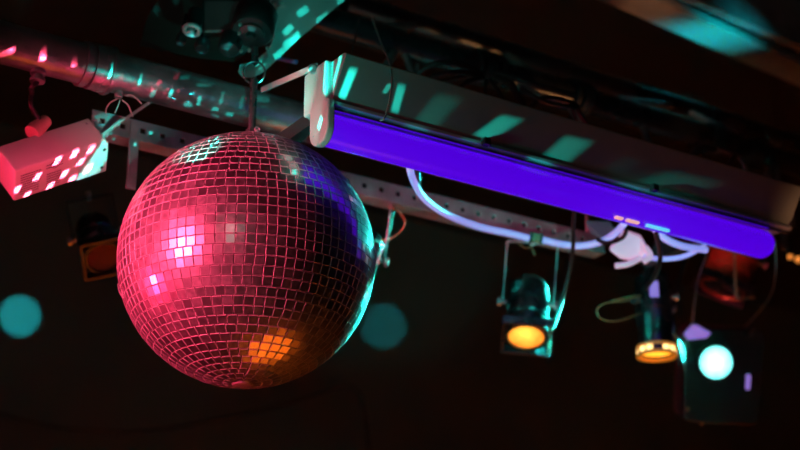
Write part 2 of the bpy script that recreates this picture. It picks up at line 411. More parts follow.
# ------------------------------------------------------------------ ultraviolet batten
TR = .0255
T0 = P(324, 129, 2.32); T1 = along(T0, 768)
uv = thing('blacklight_fixture', (T0+T1)/2, 'long violet glowing blacklight tube fixture with dark angled reflector housing', 'light fixture')
mt, nt, o = new_mat('violet_tube_glow')
pb = nt.nodes.new('ShaderNodeBsdfPrincipled'); nt.links.new(pb.outputs[0], o.inputs[0])
pb.inputs['Base Color'].default_value = (.06, .01, .25, 1); pb.inputs['Roughness'].default_value = .25
pb.inputs['Emission Color'].default_value = (.085, .0, .80, 1); pb.inputs['Emission Strength'].default_value = .88
m = MB(); m.lathe(T0, XA, [(0, .004), (TR, .004), (TR, (T1-T0).length-.014), (TR*.8, (T1-T0).length-.004), (TR*.4, (T1-T0).length), (0, (T1-T0).length)], 48)
m.build('tube', mt, uv)
# housing profile (y,z) relative to tube centre
H1 = along(T0, 783)
prof = [(-.062, .100), (-.056, .104), (.050, .104), (.050, .034), (-.018, .034), (-.021, .038)]
m = MB(); m.prism([T0+Vector((0, y, z)) for y, z in prof], XA*((H1-T0).x)); hs = m.build('housing', M['reflector'], uv, .0015)
m = MB()
m.box((T0+H1)/2+Vector((0, -.020, .034)), XA, YA, ZA, (H1-T0).x/2, .006, .003); m.build('lamp_lip', pbr('lip_satin', (.5, .5, .55), .3, .4), uv, .001)
m = MB(); m.box((T0+H1)/2+Vector((0, -.018, .0285)), XA, YA, ZA, (H1-T0).x/2-.004, .003, .004); m.build('edge_strip', M['chrome'], uv)
m = MB(); m.box(T0+Vector((-.003, .014, .070)), XA, YA, ZA, .007, .034, .036); ec = m.build('end_cap', M['white'], uv, .004)
m = MB()
pts = []
for k in range(13):
    a = math.pi*k/12; pts.append(T0+Vector((-.010, -math.cos(a)*.0275, -math.sin(a)*.027-.002)))
pts = [T0+Vector((-.010, -.0275, .04))]+pts+[T0+Vector((-.010, .0275, .04))]
m.prism(pts, XA*.013); m.build('tube_holder', M['white'], uv, .003)
m = MB(); m.box(H1+Vector((.003, .012, .070)), XA, YA, ZA, .007, .040, .034); m.build('end_cap', M['black'], uv, .004)
m = MB(); m.lathe(T1-XA*.01, XA, [(.0, 0), (TR+.0012, 0), (TR+.0012, .006), (TR-.002, .010), (0, .010)], 36)
for px in (643, 475): 
    q = along(T0, px); m2 = MB(); m2.box(q+Vector((0, -.031, .035)), XA, YA, ZA, .006, .006, .006); m2.build('clip', M['black'], uv, .001)
for px in (345, 760):   # saddles onto truss pipe
    q = along(T0, px); lp = along(LP, px); m = MB(); m.box(Vector((q.x, (q.y+.04+lp.y)/2, q.z+.06)), XA, YA, ZA, .010, abs(lp.y-q.y-.04)/2+.004, .012); m.build('saddle', M['black'], uv)
for (xa, xb, cmat) in ((611, 618, 0), (622, 634, 0), (642, 664, 1)):   # reflections of clear clips below tube, put in as glowing bars
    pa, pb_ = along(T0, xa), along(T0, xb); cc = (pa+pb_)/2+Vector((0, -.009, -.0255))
    m = MB(); m.box(cc, XA, YA, ZA, (pb_-pa).x/2, .003, .0018); m.build('clip_reflection', pbr('clip_reflection_glow', (.8, .8, .8), .3, .2, emis=((1, .35, .3) if cmat == 0 else (.1, .7, 1)), estr=.8), uv)

# ------------------------------------------------------------------ white cables
def cable(name, pix, r, mat, label, cat='cable', grp=None, n=10):
    m = MB(); m.tube([P(*p) for p in pix], r, n); return tag(m.build(name, mat), label, cat, grp)
dr = lambda px: proj(along(RA, px))[2]
cable('white_cable', [(409, 165, 2.5), (414, 182, 2.58), (426, 200, 2.68), (448, 215, 2.78), (480, 227, 2.86), (508, 233, 2.92), (528, 238, 2.95)], .0060, M['cable_uv'], 'long white cable drooping from the violet tube down to the black connector')
cable('white_cable', [(543, 240, 2.95), (560, 244, 2.94), (580, 246, 2.93), (600, 242, 2.90), (614, 234, 2.86), (624, 224, 2.8)], .0060, M['cable_uv'], 'white cable curving up from the black connector to the violet tube')
cable('white_cable', [(652, 226, 2.8), (664, 238, 2.82), (682, 246, 2.86), (706, 250, 2.90)], .0062, M['cable_uv'], 'thick white cable end hanging under the right of the violet tube')
cable('white_cable', [(636, 250, 2.86), (648, 257, 2.86), (665, 259, 2.87), (685, 256, 2.89), (704, 246, 2.96)], .0045, M['cable_uv'], 'thinner lilac-white cable looping just under the thick white one')
cn = thing('cable_connector', P(536, 238, 2.95), 'small dark block joining the two white cables on the rail', 'connector')
m = MB(); m.box(P(536, 238, 2.95), cv(1, -.15, 0).normalized(), cv(.15, 1, 0).normalized(), FW, .011, .009, .009); m.build('block', M['orange_cable'], cn, .002)
for x in (531, 541):
    m = MB(); m.box(P(x, 238+(x-536)*.15, 2.95), cv(1, -.15, 0).normalized(), cv(.15, 1, 0).normalized(), FW, .0025, .0105, .0105); m.build('tie', M['black'], cn, .001)
# white plug bundle under tube
pg = thing('white_plug', P(628, 246, 2.84), 'crumpled white plastic plug and tape hanging under the violet tube', 'plug')
m = MB()
base = [(624, 231), (641, 237), (648, 250), (638, 263), (620, 259), (609, 250), (617, 241)]
m.prism([P(x, y, 2.84+.012*math.sin(i*2.3)) for i, (x, y) in enumerate(base)], cv(.004, .004, .03)); m.build('plug_body', M['plastic_uv'], pg, .003)
m = MB(); m.tube([P(640, 258, 2.835), P(628, 264, 2.82), P(615, 266, 2.82)], .0055, 12); m.build('plug_pin', M['plastic_uv'], pg)
m = MB(); m.tube([P(645, 247, 2.835), P(650, 256, 2.83), P(643, 262, 2.83)], .006, 12); m.build('plug_collar', M['plastic_uv'], pg)
m = MB(); m.prism([P(586, 222, 3.0), P(610, 222, 3.0), P(620, 240, 2.98), P(607, 242, 2.99), P(590, 233, 3.0)], cv(0, .002, .004)); m.build('tape_flap', M['plate'], pg)
cable('black_cable', [(627, 229, 2.79), (622, 238, 2.80), (607, 243, 2.84), (598, 240, 2.9)], .0042, M['rubber'], 'black cord crossing in front of the white plug to its left')
cable('black_cable', [(656, 233, 2.78), (660, 250, 2.80), (659, 265, 2.84), (652, 280, 2.95), (644, 290, 3.08)], .0048, M['rubber'], 'thick black cord dropping from the violet tube to the downward lamp')
cable('black_cable', [(574, 210, 2.74), (573, 228, 2.78), (573, 248, 2.84), (569, 275, 2.92), (562, 300, 3.0), (553, 326, 3.06)], .0040, M['rubber'], 'black cord dropping behind the orange-lit lamp from the violet tube')

# ------------------------------------------------------------------ spot lamps
def par(name, label, front, axis, r, L, lens, body, yoke_top, yoke_mat, side, gel=True, square=True, group=None, frame=None):
    """front: centre of the lens, axis: direction of the beam, side: pivot direction"""
    axis = axis.normalized(); side = (side-axis*side.dot(axis)).normalized(); ot = axis.cross(side)
    t = thing(name, front-axis*(L/2), label, 'stage lamp', group)
    b = front-axis*L
    prof = [(0, 0)]+[(r*math.sin(a), r*.95*(1-math.cos(a))) for a in [math.pi/2*k/8 for k in range(1, 9)]]
    prof += [(r*1.0, L*.45), (r*1.05, L*.46), (r*1.05, L*.50), (r, L*.51), (r, L*.70), (r*.93, L*.72), (r*.93, L-.014), (r*1.02, L-.012), (r*1.02, L-.001), (r*.86, L), (r*.84, L-.004)]
    m = MB(); m.lathe(b, axis, prof, 40); hb = m.build('lamp_body', body, t)
    m = MB(); m.lathe(b, axis, [(0, L-.007), (r*.45, L-.006), (r*.86, L-.0035)], 36); m.build('lens', lens, t, origin=front)
    if square:
        m = MB()
        for k in range(4):
            d = (side, ot, -side, -ot)[k]; e = d.cross(axis)
            m.box(front-axis*.004+d*(r*1.10), d, e, axis, .0035, r*1.14, .009)
        m.build('gel_frame', frame or M['darkmetal'], t, .001)
    # yoke
    pc = b+axis*(L*.42)
    u = yoke_top-pc; u = (u-side*u.dot(side)); H = u.length; u.normalize()
    m = MB(); w = r*1.22
    for s in (-1, 1):
        m.box(pc+side*(s*w)+u*(H/2), side, u.cross(side), u, .0013, .006, H/2)
    m.box(pc+u*H, side, u.cross(side), u, w, .006, .0013); yk = m.build('yoke', yoke_mat, t)
    for s in (-1, 1):
        m = MB(); q = pc+side*(s*(r*.95)); m.lathe(q, side*s, [(0, 0), (.004, 0), (.004, r*.33), (.009, r*.33), (.009, r*.33+.008), (0, r*.33+.009)], 14); m.build('knob', M['wire'], t)
    m = MB(); q = pc+u*(H); m.cyl(q-u*.006, q+u*.012, .005, 12); m.build('bolt', M['wire'], t)
    return t
amber = glow('amber_lens_glow', (1.0, .10, .0), 1.3, (1.5, .85, .10), radial=((0, 0, .012), .058))
amber2 = glow('warm_lens_glow', (1.0, .33, .02), 2.6)
F1 = P(526, 338, 2.98); A1 = cv(-.10, -.72, -.68)
par('amber_spotlight', 'small metal stage lamp glowing orange, aimed down at the viewer', F1, A1, .0405, .150, amber, M['darkmetal'], P(535, 243, 3.03), M['zinc'], RT)
F2 = P(657, 354, 3.18)
p2 = par('downward_spotlight', 'dark slim stage lamp pointing straight down with a rim lit bright orange', F2, -ZA, .0375, .185, amber2, M['darkmetal'], P(654, 243, 3.18), M['darkmetal'], XA, square=False)
m = MB(); m.lathe(F2+ZA*.018, -ZA, [(.034, 0), (.041, .002), (.041, .006), (.037, .007), (.037, .018), (.042, .020), (.042, .024), (.035, .024)], 40); m.build('gel_ring', pbr('lamp_lit_rim', (.8, .45, .2), .3, .2, emis=(1, .35, .03), estr=.25), p2)  # lamp's orange light on the rim put in as colour and emission
vglow = glow('vent_glow', (1, .62, .22), 3.0)
for k in range(14):
    a = 2*math.pi*k/14
    if k % 3 == 0: continue
    q = F2+Vector((.0385*math.cos(a), .0385*math.sin(a), .0055)); m = MB(); m.box(q, Vector((math.cos(a), math.sin(a), 0)), Vector((-math.sin(a), math.cos(a), 0)), ZA, .0014, .0062, .0042); m.build('vent_slot', vglow, p2)
q = P(654, 289, 3.13); m = MB(); m.box(q, RT, (ZA+FW*-.0), FW, .009, .017, .0008); m.build('sticker', M['tag_uv'], p2)
m = MB(); q = P(673, 297, 3.16); m.lathe(q-RT*.004, RT, [(0, 0), (.003, 0), (.004, .004), (.008, .010), (.008, .014), (0, .015)], 8); m.build('wing_knob', M['wire'], p2)
par('hanging_spotlight', 'stage lamp in dim orange light behind the right end of the violet tube', P(722, 290, 3.55), cv(-.35, -.8, -.3), .055, .16, M['darkmetal'], M['orange_lit'], P(740, 236, 3.6), M['zinc'], RT, square=True)
par('red_gel_spotlight', 'dark stage lamp with red gel half hidden behind left of the mirror ball', P(104, 258, 3.0), cv(.35, -.55, -.75), .037, .13, M['redgel'], M['darkmetal'], P(126, 190, 3.05), M['black'], RT, square=True, frame=M['black'])
par('rear_spotlight', 'stage lamp almost hidden behind the right edge of the mirror ball', P(352, 292, 2.98), cv(-.25, -.85, -.3), .034, .13, M['darkmetal'], M['chrome'], P(368, 196, 2.93), M['darkmetal'], RT, square=False)
m = MB(); m.tube([P(372, 199, 2.90), P(391, 203, 2.90), P(389, 222, 2.90), P(385, 246, 2.90), P(380, 254, 2.90), P(378, 265, 2.90)], .0017, 8, False)
tag(m.build('wire_bracket', M['zinc']), 'thin bent wire bracket hanging from the rail right of the mirror ball', 'bracket')
cable('thin_wire', [(388, 207, 2.91), (398, 211, 2.91), (405, 221, 2.92), (402, 230, 2.92), (392, 238, 2.92), (380, 241, 2.92)], .0013, M['orange_cable'], 'thin tan wire loop beside the bent bracket right of the ball')
cable('thin_wire', [(640, 296, 3.155), (626, 301, 3.05), (606, 303, 3.0), (597, 310, 3.0), (602, 319, 3.0), (618, 321, 3.05), (641, 313, 3.155)], .0016, M['orange_cable'], 'thin tan wire loop left of the downward lamp')
cable('thin_wire', [(640, 296, 3.155), (630, 297, 3.1), (612, 301, 3.1)], .0022, M['orange_cable'], 'short tan wire stub left of the downward lamp')
cable('thin_wire', [(566, 282, 3.02), (564, 298, 3.04), (558, 314, 3.05), (550, 330, 3.06)], .0022, M['orange_cable'], 'tan wire along the right side of the orange-lit lamp')
cable('thin_wire', [(519, 244, 3.0), (526, 248, 2.98), (531, 247, 2.98), (535, 256, 2.98)], .0013, M['orange_cable'], 'tiny curly wire above the orange-lit lamp')

# ------------------------------------------------------------------ cyan floodlight
CD = 3.42; ca = R_(-3)
cx, cy = cv(math.cos(ca), math.sin(ca), 0), cv(-math.sin(ca), math.cos(ca), 0)
CC = P(724, 376, CD+.03)
cy_l = thing('cyan_spotlight', CC, 'black square spotlight with a brilliant round cyan lens at lower right', 'stage lamp')
def rrect(c, ax, ay, w, h, r, n=6):
    out = []
    for (sx, sy, a0) in ((1, 1, 0), (-1, 1, 90), (-1, -1, 180), (1, -1, 270)):
        for k in range(n+1):
            a = R_(a0+90*k/n); out.append(c+ax*(sx*(w-r)+r*math.cos(a))+ay*(sy*(h-r)+r*math.sin(a)))
    return out
m = MB(); m.prism(rrect(CC, cx, cy, .086, .106, .02), FW*.13); hb = m.build('lamp_housing', M['black'], cy_l, .003)
LC = P(717, 363, CD+.012)
m = MB(); m.lathe(LC+FW*.02, -FW, [(.0, .002), (.036, .002), (.036, .012), (.0405, .013), (.0405, .010), (.043, .006), (.043, .0)], 48); m.build('lens_ring', M['black'], cy_l)
m = MB(); m.lathe(LC+FW*.02, -FW, [(0, .0115), (.02, .011), (.0355, .008)], 48); m.build('lens', glow('cyan_lens_glow', (.10, 1.0, .92), 2.4, (.6, 1, 1), radial=((0, 0, 0), .055)), cy_l, origin=LC)
m = MB(); q = P(749, 333, CD+.028); m.lathe(q, -FW, [(.0, .003), (.008, .003), (.012, .004), (.012, -.002)], 24); m.build('corner_hole', M['darkmetal'], cy_l)
m = MB(); m.box(P(748, 382, CD+.026), cx, cy, FW, .0042, .0165, .004); m.build('switch', M['tag_uv'], cy_l, .001)
for (x, y) in ((688, 413), (702, 428)):
    m = MB(); q = P(x, y-4, CD+.03); m.lathe(q, -FW, [(0, .006), (.003, .005), (.004, 0)], 12); m.build('corner_screw', M['orange_cable'], cy_l)
m = MB(); m.prism([P(684, 334, CD), P(692, 325, CD), (P(697, 325, CD)), P(711, 333, CD), P(706, 338, CD), P(688, 340, CD)], FW*.006); m.build('tag_plate', M['tag_uv'], cy_l, .001)
m = MB(); m.tube([P(692, 329, CD-.0), P(694, 305, CD-.05), P(698, 280, CD-.15), P(706, 255, CD-.3)], .0014, 8); m.build('safety_wire', M['wire'], cy_l)
m = MB(); m.tube([P(742, 330, CD+.05), P(757, 314, CD+.05), P(771, 295, CD), P(776, 270, CD-.1), P(775, 240, CD-.2)], .0012, 8); m.build('safety_wire', M['wire'], cy_l)
m = MB(); m.tube([P(671, 330, 3.3), P(677, 338, 3.3), P(682, 352, 3.35), P(685, 372, CD)], .0016, 8); m.build('side_wire', M['wire'], cy_l)
lb = thing('angle_bracket', P(738, 280, 3.4), 'thin L-shaped metal bracket beside the dim orange-lit lamp', 'bracket')
m = MB(); m.tube([P(734, 240, 3.3), P(735, 270, 3.35), P(736, 296, 3.4), P(740, 299, 3.4)], .0028, 8, False); m.build('upright', M['zinc'], lb)
m = MB(); m.box(P(749, 298, 3.4), cv(1, .06, 0).normalized(), UP, FW, .0125, .0026, .006); m.build('foot', M['orange_cable'], lb)

for (x, y, rr, lab) in ((790, 256, .006, 'left one of two tiny warm pilot bulbs at the right edge'), (798, 258, .0075, 'right one of two tiny warm pilot bulbs at the right edge')):
    q = P(x, y, 3.9); t = thing('pilot_bulb', q, lab, 'bulb')
    m = MB(); m.lathe(q+ZA*.004, -ZA, [(rr*math.sin(math.pi*k/8), rr*(1-math.cos(math.pi*k/8))) for k in range(9)], 16); m.build('glass', glow('pilot_glow', (1, .3, .05), 1.2), t)
    m = MB(); m.cyl(q+ZA*.002, q+ZA*.03, rr*.7, 12); m.build('socket', M['black'], t)
    m = MB(); m.tube([q+ZA*.028, Vector((q.x, q.y, CEIL))], .002, 6, False); m.build('cord', M['rubber'], t)

# ------------------------------------------------------------------ driver box at the left
BX0 = P(15, 171, 2.44); S = 2.44/FPX
va, vb, vc = cv(83, 34, 58)*S, cv(-20, 22, 16.5)*S, cv(-8, -30, 30)*S
ea = va.normalized(); eb = (vb-ea*vb.dot(ea)).normalized(); ec_ = ea.cross(eb)
if ec_.dot(vc) < 0: ec_ = -ec_
la, lb_, lc = va.length*.985, vb.length*1.15, vc.length
drv = thing('driver_box', BX0+ea*la/2, 'pale rectangular driver box with printed label and drilled end tab at far left', 'electrical box')
cb_ = BX0+ea*(la/2)+eb*(lb_/2)+ec_*(lc/2)
m = MB(); m.box(cb_, ea, eb, ec_, la/2, lb_/2, lc/2); m.build('case', M['boxpaint'], drv, .003)
def onB(s, t, h=0): return BX0+ea*(la*s)+ec_*(lc*t)-eb*(.0008+h)
m = MB(); m.box(onB(.84, .5, .0004), ea, ec_, eb, la*.165, lc*.49, .0007); m.build('end_tab', pbr('plain_steel_tab', (.6, .62, .62), .5, .2), drv, .0003)
for (s, t) in ((.965, .24), (.955, .82)):
    m = MB(); q = onB(s, t, .0012); m.lathe(q, -eb, [(0, 0), (.0026, 0), (.0032, .0006), (.0032, -.001)], 16); m.build('fixing_hole', M['black'], drv)
lab = MB()
rnd = random.Random(3)
for (s0, s1, t0, t1, n) in ((.06, .26, .18, .86, 9), (.33, .50, .12, .30, 2), (.34, .50, .42, .88, 6)):
    for k in range(n):
        t = t0+(t1-t0)*(k+.5)/n; s = s0
        while s < s1-.01:
            w = rnd.uniform(.012, .03); lab.box(onB(s+w/2, t, .0001), ea, ec_, eb, la*w/2*.8, lc*(t1-t0)/n*.15, .0003); s += w
lab.torus(onB(.43, .2, .0002), eb, .0075, .0006, 24, 4)
lab.build('printed_label', M['ink'], drv)
m = MB(); fb = P(43, 128, 2.52); m.lathe(fb-ea*.022-eb*.004, (ea+eb*.5), [(0, 0), (.014, 0), (.015, .012), (.011, .032), (.0105, .04), (0, .041)], 20); m.build('cable_gland', pbr('gland', (.6, .3, .28), .5), drv, .001)
m = MB(); m.tube([BX0+ea*la*.97+eb*lb_*.6, P(92, 120, 2.58), P(98, 127, 2.6), P(101, 135, 2.6)], .0016, 6); m.build('lead', M['wire'], drv)
for pts in ([(93, 116), (94, 121), (97, 119), (98, 124)], [(99, 118), (101, 123)]):
    m = MB(); m.tube([P(x, y, 2.57) for x, y in pts], .0010, 6); m.build('lead', M['wire'], drv)
m = MB(); m.tube([BX0+ea*la*.93+eb*lb_*.8, P(104, 130, 2.62), along(RA, 110)+ZA*.012], .0032, 8, False); m.build('mounting_arm', M['zinc'], drv)

m = MB(); m.tube([P(118, 284, 2.40), P(119, 291, 2.37), P(123, 297, 2.34), P(121, 288, 2.36)], .0012, 6)
tag(m.build('wire_clip', M['wire']), 'tiny silver wire clip at the left edge of the mirror ball', 'clip')

# ------------------------------------------------------------------ ceiling beam
bz = 3.32
g0, g1 = at_z(628, 0, bz), at_z(790, 71, bz)
bd = (g1-g0).normalized(); bn = Vector((-bd.y, bd.x, 0))
if bn.dot(FH) < 0: bn = -bn
wd = .082
bm_ = thing('ceiling_beam', g0, 'grey steel I-beam under the ceiling at top right with a cyan-lit underside', 'beam')
s0 = g0-bd*1.2; s1 = g1+bd*2.2
mid = (s0+s1)/2; hl = (s1-s0).length/2
m = MB(); m.box(mid+ZA*.010, bd, bn, ZA, hl, wd/2, .010); m.build('bottom_flange', M['beam'], bm_, .002)
m = MB(); m.box(mid+ZA*.125, bd, bn, ZA, hl, .007, .105); m.build('web', M['beam'], bm_)
m = MB(); m.box(mid+ZA*.220, bd, bn, ZA, hl, wd/2, .010); m.build('top_flange', M['beam'], bm_, .002)
tr = (CEIL-bz)-.23
m = MB(); m.box(mid-bn*.070+ZA*.055, bd, bn, ZA, hl, .012, .04); 
tag(m.build('cable_tray', M['zinc']), 'long grey metal tray running beside the ceiling beam at top right', 'cable tray')

# ------------------------------------------------------------------ black cables on the truss
def bundle(px, label, seed, wrap, loops):
    rg = random.Random(seed); c = along(UPP, px); t = thing('cable_bundle', c, label, 'cables', 'black cable bundles tied to the upper pipe')
    m = MB()
    for k in range(wrap): m.torus(c+XA*((k-wrap/2)*.009), (XA+YA*rg.uniform(-.25, .25)+ZA*rg.uniform(-.1, .1)), .031, .0048, 28, 8)
    m.build('wrap', M['rubber'], t)
    for pts, r in loops:
        m = MB(); m.tube([P(x, y, d) for x, y, d in pts], r, 8); m.build('loop', M['rubber'], t)
bundle(487, 'thick black cable tangle on the upper pipe above the middle of the violet tube', 1, 6, [
    ([(482, 74, 2.80), (460, 64, 2.78), (438, 63, 2.77), (420, 72, 2.77), (421, 82, 2.78), (440, 82, 2.8), (468, 76, 2.81)], .0052),
    ([(482, 76, 2.80), (455, 72, 2.77), (430, 78, 2.76), (425, 88, 2.77)], .0050),
    ([(484, 78, 2.80), (468, 82, 2.78), (456, 92, 2.76), (452, 104, 2.74)], .0048),
    ([(486, 80, 2.80), (485, 92, 2.76), (487, 108, 2.72)], .0028),
    ([(490, 80, 2.80), (500, 94, 2.76), (508, 116, 2.72)], .0040),
    ([(495, 76, 2.79), (510, 84, 2.77), (520, 100, 2.75), (528, 118, 2.72)], .0065),
    ([(495, 72, 2.79), (520, 80, 2.77), (545, 88, 2.76), (575, 96, 2.76)], .0060),
    ([(512, 80, 2.79), (516, 92, 2.76), (524, 112, 2.72)], .0036)])
bundle(578, 'black cable tangle on the upper pipe right of the orange glint', 2, 5, [
    ([(575, 104, 2.80), (552, 98, 2.78), (536, 102, 2.76), (528, 114, 2.74)], .0052),
    ([(578, 106, 2.80), (562, 106, 2.77), (540, 100, 2.76), (520, 88, 2.76)], .0042),
    ([(576, 106, 2.80), (584, 120, 2.77), (596, 138, 2.74)], .0045),
    ([(570, 104, 2.80), (578, 124, 2.77), (582, 142, 2.73)], .0026)])
bundle(715, 'black cable knot on the upper pipe above the right end of the violet tube', 3, 4, [
    ([(715, 150, 2.95), (700, 148, 2.93), (690, 158, 2.92), (700, 170, 2.92), (725, 168, 2.93), (735, 155, 2.95)], .0060),
    ([(718, 148, 2.95), (740, 158, 2.95), (748, 176, 2.95)], .0048)])
cable('thin_black_cord', [(360, 15, 2.75), (356, 35, 2.72), (350, 60, 2.5)], .0012, M['rubber'], 'left of two thin black cords above the lamp housing')
cable('thin_black_cord', [(372, 18, 2.75), (380, 40, 2.68), (389, 62, 2.4), (392, 84, 2.30), (386, 115, 2.27), (380, 121, 2.27)], .0014, M['wire'], 'thin wire hanging across the front of the lamp housing')
# low slung cord in front of the wall
cable('wall_cord', [(-40, 405, 4.3), (0, 414, 4.3), (60, 428, 4.35), (130, 432, 4.4), (200, 424, 4.4), (270, 408, 4.45), (320, 394, 4.5), (350, 387, 4.5), (362, 400, 4.5), (367, 430, 4.5), (370, 480, 4.5)], .006, M['rubber'], 'black cord drooping across the dark wall low at the left')

# ------------------------------------------------------------------ lights
def light(kind, name, loc, target, color, power, size=.05, blend=.3, cone=30, parent=None):
    l = bpy.data.lights.new(name, kind); l.color = color; l.energy = power
    if kind in ('SPOT', 'POINT'): l.shadow_soft_size = size
    if kind == 'SPOT': l.spot_size = R_(cone); l.spot_blend = blend
    o = bpy.data.objects.new(name, l); COL.objects.link(o); o.location = loc
    if target is not None: o.rotation_euler = (Vector(target)-Vector(loc)).to_track_quat('-Z', 'Y').to_euler()
    return o
RED = (1, .02, .085); CY = (.02, 1.0, .80)
rl = BC+cv(-.72, .20, -.60).normalized()*2.3
light('SPOT', 'red_stage_light', rl, BC+cv(-.03, .02, 0), (1, .055, .15), 1300, .16, .15, 9.9)
light('SPOT', 'red_wing_light', BC+cv(-1, -.25, -.10).normalized()*2.2, BC, RED, 620, .35, .15, 9.9)
light('SPOT', 'red_low_light', P(35, 110, 2.5)+cv(.15, -1.25, -1.25), P(28, 105, 2.5), RED, 80, .06, .9, 8)
light('SPOT', 'cyan_beam', LC-FW*.012, BC, CY, 4200, .035, .1, 13)
light('SPOT', 'cyan_back_beam', BC+cv(1.15, .06, 1.8), BC, CY, 700, .05, .1, 10.3)
light('SPOT', 'cyan_side_light', P(900, 420, 1.7), P(560, 270, 3), CY, 16, .06, .5, 22)
light('SPOT', 'warm_down_beam', F2-ZA*.012, F2-ZA*2, (1, .17, .01), 1200, .03, .35, 38)
light('SPOT', 'amber_beam', F1+A1.normalized()*.012, F1+A1*2, (1, .35, .03), 6, .03, .5, 50)
# a cyan lamp somewhere below lights the underside of the beam; a warm one beside it
bt = at_z(708, 36, bz); light('SPOT', 'cyan_uplight', bt+bd*1.2-bn*.9-ZA*1.0, bt, (.0, .85, .95), 420, .05, 1, 5.5)
bt2 = at_z(640, 8, bz); light('SPOT', 'warm_uplight', bt2+Vector((-.2, -1.1, -1.5)), bt2, (1, .42, .2), 40, .05, 1, 8)
light('POINT', 'fill_lamp', (-2.2, -1.6, 2.9), None, (1, .9, .8), 14, .8)  # unseen lamp added behind the viewer as fill for the dark walls
gp = along(UPP, 537); light('SPOT', 'amber_glint_light', gp+Vector((.9, -.66, -1.24)), gp, (1, .45, .15), 28, .02, 1, 7)  # unseen lamp added to put a warm glint on the upper pipe
# added spot lamps imitating light thrown back by the mirrors: a spray of little rectangles
def spray(name, src, color, power, dashes, base=0.0, soft=.18):
    l = bpy.data.lights.new(name, 'SPOT'); l.color = color; l.energy = power; l.shadow_soft_size = 0.0
    l.use_nodes = True; nt = l.node_tree; nt.nodes.clear()
    out = nt.nodes.new('ShaderNodeOutputLight'); em = nt.nodes.new('ShaderNodeEmission'); nt.links.new(em.outputs[0], out.inputs[0])
    geo = nt.nodes.new('ShaderNodeNewGeometry')
    D = geo.outputs['Incoming']; SG = SPRAY_SIGN
    acc = None; cents = []
    def mth(op, a, b=None, c=None, clamp=False):
        n = nt.nodes.new('ShaderNodeMath'); n.operation = op; n.use_clamp = clamp
        for i, v in enumerate((a, b, c)):
            if v is None: continue
            if isinstance(v, (int, float)): n.inputs[i].default_value = v
            else: nt.links.new(v, n.inputs[i])
        return n.outputs[0]
    def dot(v):
        n = nt.nodes.new('ShaderNodeVectorMath'); n.operation = 'DOT_PRODUCT'; nt.links.new(D, n.inputs[0]); n.inputs[1].default_value = v*SG
        return n.outputs['Value']
    dashes = list(dashes)
    for q in dashes:
        if len(q) == 8:
            (x0, y0, x1, y1, d0, d1, w, k) = q
            A, B = P(x0, y0, d0), P(x1, y1, d1)
            L2 = math.hypot(x1-x0, y1-y0); nx, ny = -(y1-y0)/L2*w/2, (x1-x0)/L2*w/2
            C2 = (x0+x1)/2, (y0+y1)/2
            v = P(C2[0]+nx, C2[1]+ny, (d0+d1)/2)-P(C2[0], C2[1], (d0+d1)/2)
        else: A, B, v, k = q
        c = (A+B)/2-src; dist = c.length; dn = c.normalized(); cents.append(dn)
        v = v/dist; u = (B-A)/2/dist; u -= dn*u.dot(dn); v -= dn*v.dot(dn)
        kv = v.cross(dn); us = kv/u.dot(kv); ku = u.cross(dn); vs_ = ku/v.dot(ku)
        du = mth('ABSOLUTE', dot(us)); dv = mth('ABSOLUTE', dot(vs_)); df = mth('GREATER_THAN', dot(dn), .8)
        su = mth('MULTIPLY_ADD', du, -1/soft, (1+soft/2)/soft, True); sv = mth('MULTIPLY_ADD', dv, -1/(soft*1.6), (1+soft*.8)/(soft*1.6), True)
        f = mth('MULTIPLY', mth('MULTIPLY', su, sv), df)
        acc = mth('MULTIPLY', f, k) if acc is None else mth('MULTIPLY_ADD', f, k, acc)
    mean = sum(cents, Vector()).normalized(); cut = min(mean.dot(c) for c in cents)-.03
    bm2 = mth('MULTIPLY_ADD', dot(mean), 1/.12, -(cut-.06)/.12, True)
    tot = mth('MULTIPLY_ADD', bm2, base, acc)
    nt.links.new(tot, em.inputs[1])
    o = bpy.data.objects.new(name, l); COL.objects.link(o); o.location = src
    o.rotation_euler = mean.to_track_quat('-Z', 'Y').to_euler(); l.spot_size = min(R_(150), 2*math.acos(max(-1, cut-.05))+.05); l.spot_blend = .05
    return o
SPRAY_SIGN = 1.0
def ddp(x, y): return dpl(x, y)
src1 = P(262, 122, 2.27)      # just off the upper front of the ball
pl = []
for (x0, y0, x1, y1, w) in ((299, 14, 306, 9, 6), (318, 21, 326, 15, 4.5), (285, 33, 291, 27, 6), (292, 43, 298, 38, 6), (276, 57, 283, 51, 6.5), (258, 67, 262, 63, 6), (339, 3, 344, -2, 5), (274, 14, 276, 9, 4)):
    ex, ey = (x1-x0)*.2, (y1-y0)*.2; x0 -= ex; x1 += ex; y0 -= ey; y1 += ey
    pl.append((x0, y0, x1, y1, dpl(x0, y0), dpl(x1, y1), w, 1.0))
pl += [(273, 87, 279, 84, 2.44, 2.43, 5, 1.2), (293, 76, 297, 74, 2.40, 2.40, 5, 1.1), (303, 71, 314, 66, 2.37, 2.36, 2.2, 1.0)]
spray('mirror_spray_cyan_plate', src1, CY, 16, pl, .10)
def hd(px): return proj(along(T0, px))[2]-.024
fx = [(309, 62, 309, 142, 2.33, 2.33, 34, .07), (318, 72, 321, 98, 2.31, 2.31, 8, 1.3), (321, 118, 317, 130, 2.31, 2.31, 5, .9)]  # first dash is a faint cyan wash added over the end cap
pn0, pn1 = T0+Vector((0, -.056, .0985)), T0+Vector((0, -.021, .038)); pnn = XA.cross(pn1-pn0).normalized()
def on_panel(px, py):
    ray = FW+RT*((px-400)/FPX)+UP*((225-py)/FPX); return EYE+ray*((pn0-EYE).dot(pnn)/ray.dot(pnn))
